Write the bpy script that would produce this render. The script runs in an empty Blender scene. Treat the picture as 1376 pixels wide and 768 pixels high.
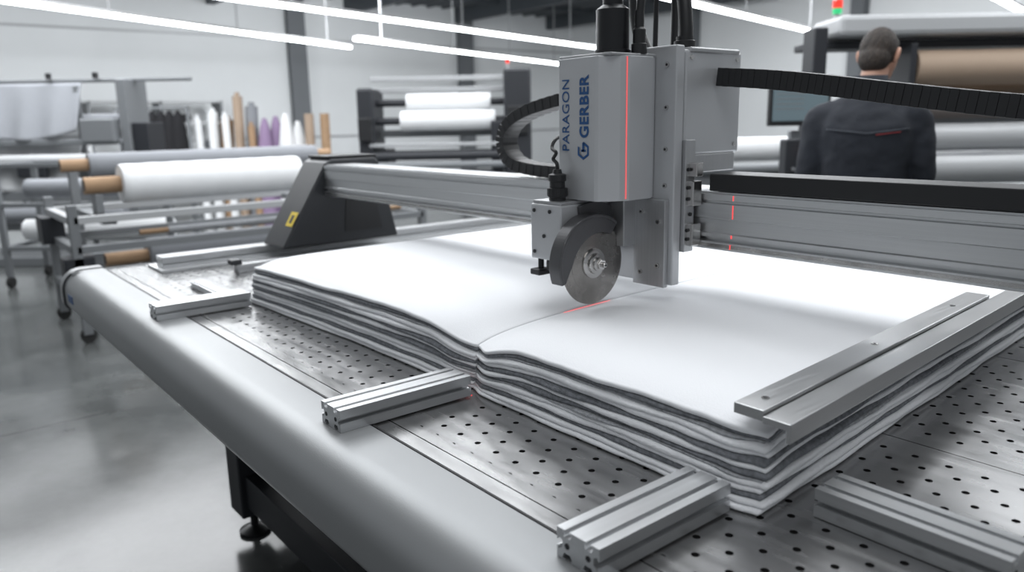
import bpy, math, random
from mathutils import Vector, Matrix
random.seed(7)
C=bpy.context.collection
SC=bpy.context.scene
pi=math.pi
try:
    SC.view_settings.view_transform='Standard'
    SC.view_settings.look='None'
except Exception: pass

# ------------------------------------------------------------------ materials
def nmat(name,col,rough=.5,metal=0,bump=0,bscale=50,var=0,vscale=3,stretch=None,emis=None,estr=0,coat=0,spec=None,sheen=0,rvar=0):
    m=bpy.data.materials.new(name);m.use_nodes=True
    nt=m.node_tree;N=nt.nodes;L=nt.links
    b=N['Principled BSDF']
    b.inputs['Base Color'].default_value=(*col,1)
    b.inputs['Roughness'].default_value=rough
    b.inputs['Metallic'].default_value=metal
    if coat: b.inputs['Coat Weight'].default_value=coat
    if sheen: b.inputs['Sheen Weight'].default_value=sheen
    if spec is not None: b.inputs['Specular IOR Level'].default_value=spec
    if emis: 
        b.inputs['Emission Color'].default_value=(*emis,1);b.inputs['Emission Strength'].default_value=estr
    tc=N.new('ShaderNodeTexCoord');mp=N.new('ShaderNodeMapping');L.new(tc.outputs['Object'],mp.inputs['Vector'])
    if stretch: mp.inputs['Scale'].default_value=stretch
    if var or rvar:
        n=N.new('ShaderNodeTexNoise');n.inputs['Scale'].default_value=vscale;n.inputs['Detail'].default_value=6
        L.new(mp.outputs['Vector'],n.inputs['Vector'])
        if var:
            r=N.new('ShaderNodeMapRange');r.inputs['From Min'].default_value=.3;r.inputs['From Max'].default_value=.7
            r.inputs['To Min'].default_value=1-var;r.inputs['To Max'].default_value=1+var
            L.new(n.outputs['Fac'],r.inputs['Value'])
            v=N.new('ShaderNodeVectorMath');v.operation='SCALE';v.inputs[0].default_value=col
            L.new(r.outputs['Result'],v.inputs['Scale']);L.new(v.outputs[0],b.inputs['Base Color'])
        if rvar:
            r2=N.new('ShaderNodeMapRange');r2.inputs['From Min'].default_value=.3;r2.inputs['From Max'].default_value=.7
            r2.inputs['To Min'].default_value=max(0,rough-rvar);r2.inputs['To Max'].default_value=rough+rvar
            L.new(n.outputs['Fac'],r2.inputs['Value']);L.new(r2.outputs['Result'],b.inputs['Roughness'])
    if bump:
        n2=N.new('ShaderNodeTexNoise');n2.inputs['Scale'].default_value=bscale;n2.inputs['Detail'].default_value=4
        L.new(mp.outputs['Vector'],n2.inputs['Vector'])
        bp=N.new('ShaderNodeBump');bp.inputs['Strength'].default_value=bump;bp.inputs['Distance'].default_value=.01
        L.new(n2.outputs['Fac'],bp.inputs['Height']);L.new(bp.outputs['Normal'],b.inputs['Normal'])
    return m
M={}
M['alu']=nmat('anodised_aluminium',(.64,.65,.66),.34,.85)
M['alux']=nmat('extruded_aluminium',(.62,.63,.64),.32,.88,var=.03,vscale=14,stretch=(.3,20,20),rvar=.03)
M['aluy']=nmat('extruded_aluminium_bar',(.62,.63,.64),.31,.88,var=.03,vscale=14,stretch=(20,.3,20),rvar=.03)
M['head']=nmat('satin_aluminium_housing',(.50,.51,.525),.42,.5)
M['headd']=nmat('brushed_plate',(.44,.445,.455),.36,.8,var=.05,vscale=14,stretch=(14,14,.4))
M['steel']=nmat('polished_steel',(.55,.54,.53),.22,1,var=.05,vscale=20,rvar=.06)
M['blade']=nmat('blade_steel',(.33,.315,.30),.27,1,var=.12,vscale=30,rvar=.08)
M['bar']=nmat('ground_steel_bar',(.46,.465,.47),.32,.88,var=.04,vscale=14,stretch=(20,.4,20),rvar=.04)
M['paint']=nmat('grey_powder_coat',(.285,.293,.30),.38,.3,bump=.05,bscale=500,var=.04,vscale=3)
M['dark']=nmat('dark_grey_casting',(.028,.030,.034),.45,.2,bump=.05,bscale=300)
M['black']=nmat('black_plastic',(.010,.0105,.012),.45,0)
M['blackm']=nmat('black_anodised',(.012,.013,.015),.35,.3)
M['guard']=nmat('guard_grey',(.10,.10,.105),.40,.6)
M['white']=nmat('white_nonwoven_fabric',(.77,.78,.80),.95,0,bump=.12,bscale=420,sheen=.1)
M['white2']=nmat('white_wadding',(.82,.83,.85),.95,0,bump=.35,bscale=200,sheen=.1)
M['grey']=nmat('grey_felt',(.20,.21,.228),.98,0,bump=.6,bscale=350,var=.3,vscale=120)
M['lgrey']=nmat('light_grey_felt',(.38,.39,.41),.98,0,bump=.6,bscale=300,var=.25,vscale=120)
M['roll']=nmat('white_roll_cloth',(.76,.77,.78),.8,0,bump=.3,bscale=9,stretch=(1,.5,1))
M['rollg']=nmat('grey_roll_cloth',(.24,.25,.27),.85,0,bump=.3,bscale=9)
M['card']=nmat('cardboard_core',(.34,.22,.13),.8,0,var=.08,vscale=10)
M['kraft']=nmat('kraft_paper',(.36,.27,.20),.7,0,bump=.2,bscale=8)
M['taupe']=nmat('taupe_cloth',(.15,.13,.12),.8,0,bump=.3,bscale=8)
M['purple']=nmat('mauve_cloth',(.27,.19,.31),.85,0,bump=.3,bscale=8)
M['cloak']=nmat('black_cloth',(.008,.008,.010),.9,0,bump=.4,bscale=12)
M['wall']=nmat('painted_wall_panel',(.74,.76,.77),.8,0,var=.03,vscale=.6)
M['ceil']=nmat('ceiling_deck',(.11,.12,.13),.8,0)
M['beamst']=nmat('painted_steel_beam',(.07,.08,.09),.6,.2)
M['col']=nmat('column_grey',(.14,.15,.16),.6,.1)
M['lamp']=nmat('led_diffuser',(.9,.9,.9),.5,0,emis=(.94,.97,1),estr=16)
M['lampb']=nmat('lamp_housing',(.6,.6,.6),.5,0)
M['red']=nmat('red_lens',(.6,.03,.02),.3,0,emis=(1,.05,.03),estr=.6)
M['green']=nmat('green_lens',(.03,.4,.15),.3,0,emis=(.05,.8,.3),estr=.3)
M['laser']=nmat('laser_line',(.9,.05,.05),.5,0,emis=(1,.06,.06),estr=1.3)
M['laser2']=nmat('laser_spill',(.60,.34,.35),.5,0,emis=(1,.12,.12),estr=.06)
M['blue']=nmat('logo_blue',(.008,.07,.22),.5,0)
M['yellow']=nmat('warning_yellow',(.75,.55,.02),.5,0)
M['orange']=nmat('emergency_red',(.75,.06,.02),.35,0)
M['screen']=nmat('monitor_glass',(.05,.07,.085),.15,0,emis=(.45,.62,.68),estr=.16)
M['jacket']=nmat('navy_work_jacket',(.012,.015,.022),.85,0,bump=.5,bscale=14,var=.15,vscale=6)
M['jseam']=nmat('jacket_seam',(.03,.035,.045),.8,0)
M['piping']=nmat('red_piping',(.16,.012,.015),.7,0)
M['trouser']=nmat('dark_trousers',(.018,.019,.025),.9,0,bump=.4,bscale=12)
M['skin']=nmat('skin',(.42,.23,.16),.5,0,bump=.05,bscale=60)
M['hair']=nmat('dark_brown_hair',(.020,.013,.009),.7,0,bump=1.0,bscale=120,var=.5,vscale=60,stretch=(1,1,.3))
M['mgrey']=nmat('machine_grey',(.19,.20,.21),.5,.2)
M['mlight']=nmat('machine_light_grey',(.42,.43,.44),.45,.1)
M['mdark']=nmat('machine_charcoal',(.020,.022,.027),.5,.1)
M['rubber']=nmat('rubber',(.02,.02,.02),.8,0)
M['recess']=nmat('slot_dark',(.03,.03,.032),.6,.3)

def floor_mat():
    m=nmat('polished_concrete',(.27,.275,.27),.22,0)
    nt=m.node_tree;N=nt.nodes;L=nt.links;b=N['Principled BSDF']
    tc=N.new('ShaderNodeTexCoord')
    n=N.new('ShaderNodeTexNoise');n.inputs['Scale'].default_value=1.3;n.inputs['Detail'].default_value=10;n.inputs['Roughness'].default_value=.62
    L.new(tc.outputs['Object'],n.inputs['Vector'])
    cr=N.new('ShaderNodeValToRGB');e=cr.color_ramp.elements
    e[0].position=.3;e[0].color=(.048,.052,.052,1);e[1].position=.72;e[1].color=(.125,.131,.13,1)
    L.new(n.outputs['Fac'],cr.inputs['Fac'])
    # expansion joints
    sx=N.new('ShaderNodeSeparateXYZ');L.new(tc.outputs['Object'],sx.inputs[0])
    def mth(op,a,bb):
        q=N.new('ShaderNodeMath');q.operation=op
        for i,v in enumerate((a,bb)):
            if isinstance(v,(int,float)): q.inputs[i].default_value=v
            else: L.new(v,q.inputs[i])
        return q.outputs[0]
    def joint(o,off): 
        q=N.new('ShaderNodeMath');q.operation='FRACT';L.new(mth('DIVIDE',mth('ADD',o,off),4.0),q.inputs[0]);return mth('LESS_THAN',q.outputs[0],.003)
    j=mth('MAXIMUM',joint(sx.outputs[0],40.3),joint(sx.outputs[1],41.1))
    mix=N.new('ShaderNodeMix');mix.data_type='RGBA';L.new(j,mix.inputs[0]);L.new(cr.outputs['Color'],mix.inputs[6]);mix.inputs[7].default_value=(.03,.03,.03,1)
    L.new(mix.outputs[2],b.inputs['Base Color'])
    r=N.new('ShaderNodeMapRange');r.inputs['To Min'].default_value=.08;r.inputs['To Max'].default_value=.26
    L.new(n.outputs['Fac'],r.inputs['Value']);L.new(r.outputs['Result'],b.inputs['Roughness'])
    return m
M['floor']=floor_mat()

def perf_mat():
    m=nmat('perforated_steel_sheet',(.40,.405,.41),.3,.9)
    nt=m.node_tree;N=nt.nodes;L=nt.links;b=N['Principled BSDF']
    tc=N.new('ShaderNodeTexCoord');sx=N.new('ShaderNodeSeparateXYZ');L.new(tc.outputs['Object'],sx.inputs[0])
    def mth(op,a,bb=None,c=None):
        n=N.new('ShaderNodeMath');n.operation=op
        for i,v in enumerate((a,bb,c)):
            if v is None: continue
            if isinstance(v,(int,float)): n.inputs[i].default_value=v
            else: L.new(v,n.inputs[i])
        return n.outputs[0]
    PX,PY=.052,.036
    x=sx.outputs[0];y=sx.outputs[1]
    x=mth('ADD',x,20.0);yy=mth('ADD',y,-.685)
    row=mth('FLOOR',mth('DIVIDE',yy,PY))
    off=mth('MULTIPLY',mth('MODULO',mth('ADD',row,100),2),.5)
    fx=mth('SUBTRACT',mth('FRACT',mth('ADD',mth('DIVIDE',x,PX),off)),.5)
    fy=mth('SUBTRACT',mth('FRACT',mth('DIVIDE',yy,PY)),.5)
    dx=mth('MULTIPLY',fx,PX);dy=mth('MULTIPLY',fy,PY)
    d=mth('SQRT',mth('ADD',mth('MULTIPLY',dx,dx),mth('MULTIPLY',dy,dy)))
    hole=mth('LESS_THAN',d,.0056)
    rim=mth('LESS_THAN',d,.0072)
    px=mth('FRACT',mth('DIVIDE',mth('ADD',x,-18.75),1.1))
    py=mth('FRACT',mth('DIVIDE',mth('ADD',y,-.675+6.2),.62))
    mx=mth('MULTIPLY',mth('GREATER_THAN',px,.085),mth('LESS_THAN',px,.915))
    my=mth('MULTIPLY',mth('GREATER_THAN',py,.05),mth('LESS_THAN',py,.95))
    inside=mth('MULTIPLY',mth('MULTIPLY',mx,my),mth('GREATER_THAN',y,.69))
    hole=mth('MULTIPLY',hole,inside);rim=mth('MULTIPLY',rim,inside)
    seam=mth('MAXIMUM',mth('LESS_THAN',px,.003),mth('LESS_THAN',py,.004))
    dark=mth('MAXIMUM',hole,seam)
    n=N.new('ShaderNodeTexNoise');n.inputs['Scale'].default_value=9;n.inputs['Detail'].default_value=8
    mp=N.new('ShaderNodeMapping');mp.inputs['Scale'].default_value=(1,4,1);L.new(tc.outputs['Object'],mp.inputs[0]);L.new(mp.outputs[0],n.inputs['Vector'])
    cr=N.new('ShaderNodeValToRGB');e=cr.color_ramp.elements
    e[0].position=.3;e[0].color=(.34,.34,.342,1);e[1].position=.7;e[1].color=(.42,.42,.422,1)
    L.new(n.outputs['Fac'],cr.inputs['Fac'])
    mix=N.new('ShaderNodeMix');mix.data_type='RGBA';L.new(dark,mix.inputs[0]);L.new(cr.outputs['Color'],mix.inputs[6]);mix.inputs[7].default_value=(.006,.006,.006,1)
    L.new(mix.outputs[2],b.inputs['Base Color'])
    L.new(mth('MULTIPLY',mth('SUBTRACT',1,dark),.92),b.inputs['Metallic'])
    r=N.new('ShaderNodeMapRange');r.inputs['From Min'].default_value=.3;r.inputs['From Max'].default_value=.7;r.inputs['To Min'].default_value=.20;r.inputs['To Max'].default_value=.29
    L.new(n.outputs['Fac'],r.inputs['Value'])
    L.new(mth('MAXIMUM',r.outputs['Result'],mth('MULTIPLY',dark,.9)),b.inputs['Roughness'])
    L.new(mth('MULTIPLY',mth('SUBTRACT',1,dark),.5),b.inputs['Specular IOR Level'])
    bp=N.new('ShaderNodeBump');bp.inputs['Strength'].default_value=.4;bp.inputs['Distance'].default_value=.0015
    L.new(mth('SUBTRACT',1,rim),bp.inputs['Height']);L.new(bp.outputs[0],b.inputs['Normal'])
    return m
M['perf']=perf_mat()

# ------------------------------------------------------------------ helpers
def empty(name,loc=(0,0,0),rz=0):
    o=bpy.data.objects.new(name,None);C.objects.link(o);o.location=loc;o.rotation_euler=(0,0,rz);o.empty_display_size=.1
    return o
def mesh(name,vs,fs,mat,parent=None,smooth=False,bev=0,seg=2,sub=0,auto=False):
    me=bpy.data.meshes.new(name);me.from_pydata([tuple(v) for v in vs],[],fs);me.validate();me.update()
    import bmesh
    bm=bmesh.new();bm.from_mesh(me);bmesh.ops.recalc_face_normals(bm,faces=bm.faces);bm.to_mesh(me);bm.free()
    o=bpy.data.objects.new(name,me);C.objects.link(o)
    if mat: me.materials.append(M[mat] if isinstance(mat,str) else mat)
    if smooth:
        for p in me.polygons: p.use_smooth=True
    if auto:
        for p in me.polygons: p.use_smooth=True
        try: me.set_sharp_from_angle(angle=math.radians(35))
        except Exception: pass
    if bev:
        b=o.modifiers.new('bevel','BEVEL');b.width=bev;b.segments=seg;b.limit_method='ANGLE';b.angle_limit=math.radians(40)
    if sub:
        s=o.modifiers.new('sub','SUBSURF');s.levels=sub;s.render_levels=sub
    if parent: o.parent=parent
    return o
BF=[(0,1,3,2),(4,6,7,5),(0,4,5,1),(2,3,7,6),(0,2,6,4),(1,5,7,3)]
def box(name,x0,x1,y0,y1,z0,z1,mat,parent=None,bev=.002,skew=0,y_ref=0):
    vs=[(x+skew*(y-y_ref),y,z) for x in (x0,x1) for y in (y0,y1) for z in (z0,z1)]
    return mesh(name,vs,BF,mat,parent,bev=bev)
def boxes(name,lst,mat,parent=None,bev=.002):
    vs=[];fs=[]
    for (x0,x1,y0,y1,z0,z1) in lst:
        k=len(vs);vs+=[(x,y,z) for x in (x0,x1) for y in (y0,y1) for z in (z0,z1)];fs+=[tuple(i+k for i in f) for f in BF]
    return mesh(name,vs,fs,mat,parent,bev=bev)
def prism(name,poly,axis,a0,a1,mat,parent=None,bev=0,smooth=False,auto=False):
    n=len(poly);vs=[]
    for a in (a0,a1):
        for (p,q) in poly:
            if axis=='x': vs.append((a,p,q))
            elif axis=='y': vs.append((p,a,q))
            else: vs.append((p,q,a))
    fs=[tuple(range(n)),tuple(range(2*n-1,n-1,-1))]+[(i,(i+1)%n,n+(i+1)%n,n+i) for i in range(n)]
    return mesh(name,vs,fs,mat,parent,bev=bev,smooth=smooth,auto=auto)
def lathe(name,p0,d,prof,mat,parent=None,seg=40,bev=0,sharp=True):
    p0=Vector(p0);d=Vector(d).normalized();u=d.orthogonal().normalized();w=d.cross(u)
    vs=[];fs=[]
    for (t,r) in prof:
        for i in range(seg):
            a=2*pi*i/seg;vs.append(p0+d*t+(u*math.cos(a)+w*math.sin(a))*r)
    for k in range(len(prof)-1):
        for i in range(seg):
            j=(i+1)%seg;fs.append((k*seg+i,k*seg+j,(k+1)*seg+j,(k+1)*seg+i))
    fs.append(tuple(range(seg-1,-1,-1)));fs.append(tuple((len(prof)-1)*seg+i for i in range(seg)))
    return mesh(name,vs,fs,mat,parent,auto=True)
def cyl(name,p0,p1,r,mat,parent=None,seg=32,r2=None):
    p0=Vector(p0);p1=Vector(p1);L=(p1-p0).length
    return lathe(name,p0,p1-p0,[(0,r),(L,r2 if r2 is not None else r)],mat,parent,seg)
def catmull(pts,n=8):
    P=[Vector(p) for p in pts];P=[2*P[0]-P[1]]+P+[2*P[-1]-P[-2]];out=[]
    for i in range(1,len(P)-2):
        for k in range(n):
            t=k/n;a,b,c,d=P[i-1],P[i],P[i+1],P[i+2]
            out.append(.5*((2*b)+(c-a)*t+(2*a-5*b+4*c-d)*t*t+(3*b-a-3*c+d)*t**3))
    out.append(P[-2]);return out
def tubegeo(pts,rs,seg=12,ell=None):
    pts=[Vector(p) for p in pts];vs=[];fs=[];n=len(pts)
    up=None
    for i,p in enumerate(pts):
        d=(pts[min(i+1,n-1)]-pts[max(i-1,0)]).normalized()
        if up is None: up=d.orthogonal().normalized()
        up=(up-d*up.dot(d)).normalized();w=d.cross(up)
        r=rs[i] if isinstance(rs,(list,tuple)) else rs
        for k in range(seg):
            a=2*pi*k/seg;vs.append(p+(up*math.cos(a)+w*math.sin(a))*r)
    for i in range(n-1):
        for k in range(seg):
            j=(k+1)%seg;fs.append((i*seg+k,i*seg+j,(i+1)*seg+j,(i+1)*seg+k))
    fs.append(tuple(range(seg-1,-1,-1)));fs.append(tuple((n-1)*seg+k for k in range(seg)))
    return vs,fs
def tube(name,pts,r,mat,parent=None,seg=12,sm=8):
    p=catmull(pts,sm) if sm else pts
    vs,fs=tubegeo(p,r,seg);return mesh(name,vs,fs,mat,parent,auto=True)
def merge(geos):
    vs=[];fs=[]
    for v,f in geos:
        k=len(vs);vs+=list(v);fs+=[tuple(i+k for i in q) for q in f]
    return vs,fs

# ------------------------------------------------------------------ camera
cd=bpy.data.cameras.new('camera');cam=bpy.data.objects.new('camera',cd);C.objects.link(cam);SC.camera=cam
cd.sensor_width=36;cd.lens=1035/1376*36
cam.matrix_world=Matrix.Translation((0,0,1.45))@Matrix.Rotation(math.radians(51.1),4,'Z')@Matrix.Rotation(math.radians(90-12.16),4,'X')@Matrix.Rotation(math.radians(-1.146),4,'Z')
cd.dof.use_dof=True;cd.dof.focus_distance=1.45;cd.dof.aperture_fstop=3.0
cd.clip_end=200

# ------------------------------------------------------------------ room
mesh('floor',[(-19,-6,0),(8,-6,0),(8,18,0),(-19,18,0),(-19,-6,-.1),(8,-6,-.1),(8,18,-.1),(-19,18,-.1)],[(0,1,2,3),(7,6,5,4),(0,4,5,1),(1,5,6,2),(2,6,7,3),(3,7,4,0)],'floor')
box('wall_left',-19.2,-19,-6,18.2,0,4.6,'wall',bev=0)
box('wall_back',-19,8,18,18.2,0,4.6,'wall',bev=0)
box('ceiling',-19.2,8,-6,18.2,4.6,4.7,'ceil',bev=0)
g=empty('steel_columns')
for i,y in enumerate((-4.0,1.2,8.45,13.6)): boxes('column_%d'%i,[(-18.98,-18.70,y-.16,y+.16,0,4.6),(-18.72,-18.68,y-.22,y+.22,0,4.6)],'col',g,bev=0)
for i,x in enumerate((-14,-9.3,-4.6,0.2)): boxes('column_b%d'%i,[(x-.15,x+.15,17.7,17.98,0,4.6)],'col',g,bev=0)
g=empty('ceiling_beams')
boxes('girders',[(-19,8,y-.09,y+.09,4.2,4.59) for y in (3,6.5,10,13.5,17)],'beamst',g,bev=0)
boxes('purlins',[(x-.04,x+.04,-6,18,4.45,4.6) for x in (-17,-14.5,-12,-9.5,-7,-4.5,-2,.5,3)],'beamst',g,bev=0)
boxes('deck_ribs',[(-19,8,y-.03,y+.03,4.54,4.6) for y in [i*.5-5 for i in range(46)]],'ceil',g,bev=0)
g=empty('wall_cladding')
boxes('rails',[(-19.0,-18.96,-6,18,z,z+.05) for z in (1.1,3.5)],'mlight',g,bev=0)

# ------------------------------------------------------------------ linear lamps
def lamp(p0,p1,z=2.95):
    g=empty('linear_ceiling_lamp');p0=Vector((*p0,z));p1=Vector((*p1,z));d=(p1-p0).normalized();n=Vector((-d.y,d.x,0))
    def bx(nm,hw,z0,z1,mat):
        vs=[p+n*s*hw+Vector((0,0,q)) for p in (p0,p1) for s in (-1,1) for q in (z0,z1)]
        mesh(nm,vs,BF,mat,g)
    bx('diffuser',.045,0,.04,'lamp');bx('housing',.055,.04,.08,'lampb')
    for k in range(4):
        q=p0+(p1-p0)*((k+.3)/3.6);cyl('rod_%d'%k,(q.x,q.y,z+.08),(q.x,q.y,4.6),.012,'mlight',g,8)
lamp((-10.6,-.1),(-14.88,7.85));lamp((-13.4,7.2),(-16.86,15.75))
lamp((-8.8,.0),(-12.54,12.61));lamp((-6.0,4.0),(-8.40,14.82));lamp((-3.0,4.0),(-4.95,15.0));lamp((-1.0,5),(-1.8,14))

# ------------------------------------------------------------------ cutting table
T=empty('cutting_table')
box('perforated_top',-3.36,1.4,.64,3.1,.868,.90,'perf',T,bev=0)
box('top_frame',-3.30,1.35,.66,3.05,.78,.866,'dark',T,bev=0)
def rrect(y0,y1,z0,z1,rt,rb,n=8):
    P=[(y1,z0),(y1,z1-.004),(y1-.004,z1)]
    for i in range(n+1):
        a=pi/2+pi/2*i/n;P.append((y0+rt+rt*math.cos(a),z1-rt+rt*math.sin(a)))
    for i in range(n+1):
        a=pi+pi/2*i/n;P.append((y0+rb+rb*math.cos(a),z0+rb+rb*math.sin(a)))
    return P
prism('edge_beam',rrect(.49,.638,.755,.903,.075,.03),'x',-3.40,1.4,'paint',T,auto=True)
prism('end_beam',[( -3.36,.76),(-3.36,.903),(-3.42,.895),(-3.46,.86),(-3.47,.80),(-3.45,.76)],'y',.52,3.1,'paint',T,auto=True)
prism('corner_cap',rrect(.485,.64,.75,.906,.078,.035),'x',-3.47,-3.40,'paint',T,bev=.02,auto=True)
prism('cap_gap',rrect(.492,.63,.765,.893,.07,.03),'x',-3.475,-3.468,'dark',T)
prism('cap_joint',rrect(.4835,.64,.749,.9065,.078,.035),'x',-3.408,-3.398,'dark',T)
box('edge_groove',-3.35,1.4,.6385,.6425,.895,.9015,'recess',T,bev=0)
box('underside_lip',-3.4,1.4,.53,.66,.735,.757,'dark',T,bev=0)
box('label',-3.33,-3.24,.4885,.491,.80,.83,'blue',T,bev=0)
for i,(x,y) in enumerate([(-2.6,.87),(-.3,.87),(1.1,.87),(-2.6,2.7),(-.3,2.7),(1.1,2.7)]):
    box('leg_%d'%i,x-.06,x+.06,y-.06,y+.06,.09,.78,'mdark',T,bev=.006)
    lathe('foot_%d'%i,(x,y,0),(0,0,1),[(0,.055),(.012,.055),(.024,.03),(.03,.014),(.1,.014)],'blackm',T)
boxes('lower_frame',[(-2.54,-.36,.83,.91,.13,.25),(-.24,1.04,.83,.91,.13,.25),(-2.54,1.04,2.66,2.74,.13,.25),(-2.64,-2.56,.93,2.64,.13,.25),(-.34,-.26,.93,2.64,.13,.25)],'mdark',T,bev=.004)
def extr(name,w,h,axis,a0,a1,c,z0,parent,nw=2):
    mat='alux' if axis=='x' else 'aluy'
    s=.0045;d1=.0025;s2=.009;d2=.010
    P=[]
    def slot(cx,cy,tx,ty,nx,ny):
        for (u,v) in [(-s,0),(-s,d1),(-s2,d1),(-s2*.6,d2),(s2*.6,d2),(s2,d1),(s,d1),(s,0)]:
            P.append((cx+tx*u+nx*v,cy+ty*u+ny*v))
    x0,x1,y0,y1=-w/2,w/2,0,h
    P.append((x0,y0))
    for k in range(nw): slot(x0+w*(k+.5)/nw,y0,1,0,0,1)
    P.append((x1,y0));slot(x1,(y0+y1)/2,0,1,-1,0)
    P.append((x1,y1))
    for k in range(nw-1,-1,-1): slot(x0+w*(k+.5)/nw,y1,-1,0,0,-1)
    P.append((x0,y1));slot(x0,(y0+y1)/2,0,-1,1,0)
    P=[(p+c,q+z0) for p,q in P]
    return prism(name,P,axis,a0,a1,mat,parent)
extr('side_rail',.09,.05,'y',.80,3.05,-3.20,.902,T)
box('rail_foot',-3.30,-3.10,.78,3.05,.9005,.91,'alu',T,bev=0)
extr('side_rail_inner',.05,.03,'y',1.0,3.05,-2.92,.901,T)
box('stop_block',-2.95,-2.90,.98,1.02,.931,.95,'dark',T,bev=.003)

def supbar(name,axis,a0,a1,c,z0=.9012,w=.075,h=.042):
    g=empty(name);extr('profile',w,h,axis,a0,a1,c,z0,g)
    for s in (-1,1):
        p=c+s*w/4
        for (a,e) in ((a0,-.0006),(a1,.0006)):
            if axis=='y': cyl('bore',(p,a-e*.5,z0+h/2),(p,a+e,z0+h/2),.0042,'recess',g,16)
            else: cyl('bore',(a-e*.5,p,z0+h/2),(a+e,p,z0+h/2),.0042,'recess',g,16)
    return g
supbar('aluminium_support_bar','y',.555,.832,-2.355,z0=.9035)
supbar('aluminium_support_bar.001','y',.575,.866,-1.25,z0=.9035)
supbar('aluminium_support_bar.002','y',.60,.862,-.625,z0=.9035)
supbar('aluminium_support_bar.003','x',-.505,-.262,.975,w=.07)
supbar('aluminium_support_bar.004','x',-2.76,-2.43,.80,w=.04,h=.02)

# ------------------------------------------------------------------ fabric stack
S=empty('layered_fabric_stack')
XS=-1.248
def nz(seed,t):
    return math.sin(t*5.3+seed*1.7)*.55+math.sin(t*12.1+seed*3.1)*.3+math.sin(t*29.7+seed*5.3)*.15
def Tt(x,y,half):
    t=.136
    t-=.020*math.exp(-max(0,y-.89)/.045)
    t-=(.034*math.exp(-((x-XS)/.10)**2))*(.22+.78*math.exp(-max(0,y-.89)/.22))
    xr=-.56-.065*(y-.88)
    t-=.006*math.exp(-max(0,xr-x)/.04)
    t-=.006*math.exp(-max(0,x+2.38)/.05)
    t+=.003*math.sin(x*3.1+1)*math.sin(y*2.3)
    return t
seq=[('W',1.2),('G',.9),('L',.45),('W',1.2),('W',1.1),('G',.95),('W',1.15),('G',.9),('L',.45),('W',1.15),('W',1.1),('G',.95),('W',1.1),('W',1.0)]
tot=sum(w for _,w in seq);B=.9015
def layer(name,half,f0,f1,k,mat,kind):
    seed=k*2.3+(half*11)
    nx,ny,m=50,40,6
    def zb(x,y,f):
        return B+Tt(x,y,half)*f+(.0022*nz(f*23+half*5,x*2.2+y)*(4*f*(1-f)))
    fm=(f0+f1)/2;low=1-fm
    yf0=.904-.020*low ; yb=2.9
    if half==0: xl0=-2.375-.012*low;xr0=XS-.0035
    else: xl0=XS+.0035;xr0=-.562+.008*low
    jit=random.uniform(-.0035,.0035)+(-.0005 if kind!='W' else .0);jx=random.uniform(-.004,.004)
    def pos(u,v):
        y_f=yf0+jit+.0032*nz(seed,u*2.3+half)+.012*math.exp(-((1-u)/.04)**2)
        if half==0: y_f+=.006*math.sin(u*3.0)-.036*(1-u)**1.5+.010*math.exp(-(u/.02)**2)
        else: y_f+=.014*math.exp(-(u/.04)**2)-.012*low*math.exp(-((1-u)/.18)**2)
        y=y_f+(yb-y_f)*v
        if half==0: x0=xl0+jx+.003*nz(seed+4,v*3);x1=xr0
        else:
            x0=xl0;x1=xr0-.065*(y-.88)+jx+.0035*nz(seed+6,v*5)
        return Vector((x0+(x1-x0)*u,y,0))
    us=[(1-math.cos(pi*i/nx))/2*.6+.4*i/nx for i in range(nx+1)]
    vv=[(j/ny)**1.6 for j in range(ny+1)]
    pts=[[pos(u,v) for u in us] for v in vv]
    verts=[];faces=[]
    top=[[None]*(nx+1) for _ in vv];bot=[[None]*(nx+1) for _ in vv]
    for j in range(ny+1):
        for i in range(nx+1):
            p=pts[j][i];top[j][i]=len(verts);verts.append((p.x,p.y,zb(p.x,p.y,f1)))
            bot[j][i]=len(verts);verts.append((p.x,p.y,zb(p.x,p.y,f0)+.0002))
    for j in range(ny):
        for i in range(nx):
            faces.append((top[j][i],top[j][i+1],top[j+1][i+1],top[j+1][i]))
            faces.append((bot[j][i],bot[j+1][i],bot[j+1][i+1],bot[j][i+1]))
    loop=[(0,i) for i in range(nx)]+[(j,nx) for j in range(ny)]+[(ny,i) for i in range(nx,0,-1)]+[(j,0) for j in range(ny,0,-1)]
    rings=[]
    for (j,i) in loop:
        n=Vector((0,0,0))
        if j==0:n.y-=1
        if j==ny:n.y+=1
        if i==0:n.x-=1
        if i==nx:n.x+=1
        n.normalize()
        innerseam=(half==0 and i==nx) or (half==1 and i==0)
        p=pts[j][i];zt=zb(p.x,p.y,f1);z0=zb(p.x,p.y,f0)+.0002;mid=(zt+z0)/2;h=(zt-z0)/2
        rr=h*1.05 if not innerseam else .002
        ring=[top[j][i]]
        for q in range(1,m):
            a=pi/2-pi*q/m
            ring.append(len(verts));verts.append((p.x+n.x*rr*math.cos(a),p.y+n.y*rr*math.cos(a),mid+h*math.sin(a)))
        ring.append(bot[j][i]);rings.append(ring)
    for r in range(len(rings)):
        A=rings[r];Bq=rings[(r+1)%len(rings)]
        for q in range(m): faces.append((A[q],A[q+1],Bq[q+1],Bq[q]))
    mesh(name,verts,faces,mat,S,smooth=True)
for half in (0,1):
    f=1.0
    for k,(c,w) in enumerate(seq):
        f2=f-w/tot
        mt={'W':'white' if k==0 else 'white2','G':'grey','L':'lgrey'}[c]
        layer('%s_half_ply_%02d'%(('left','right')[half],k),half,max(0,f2),f,k,mt,c);f=f2

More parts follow.
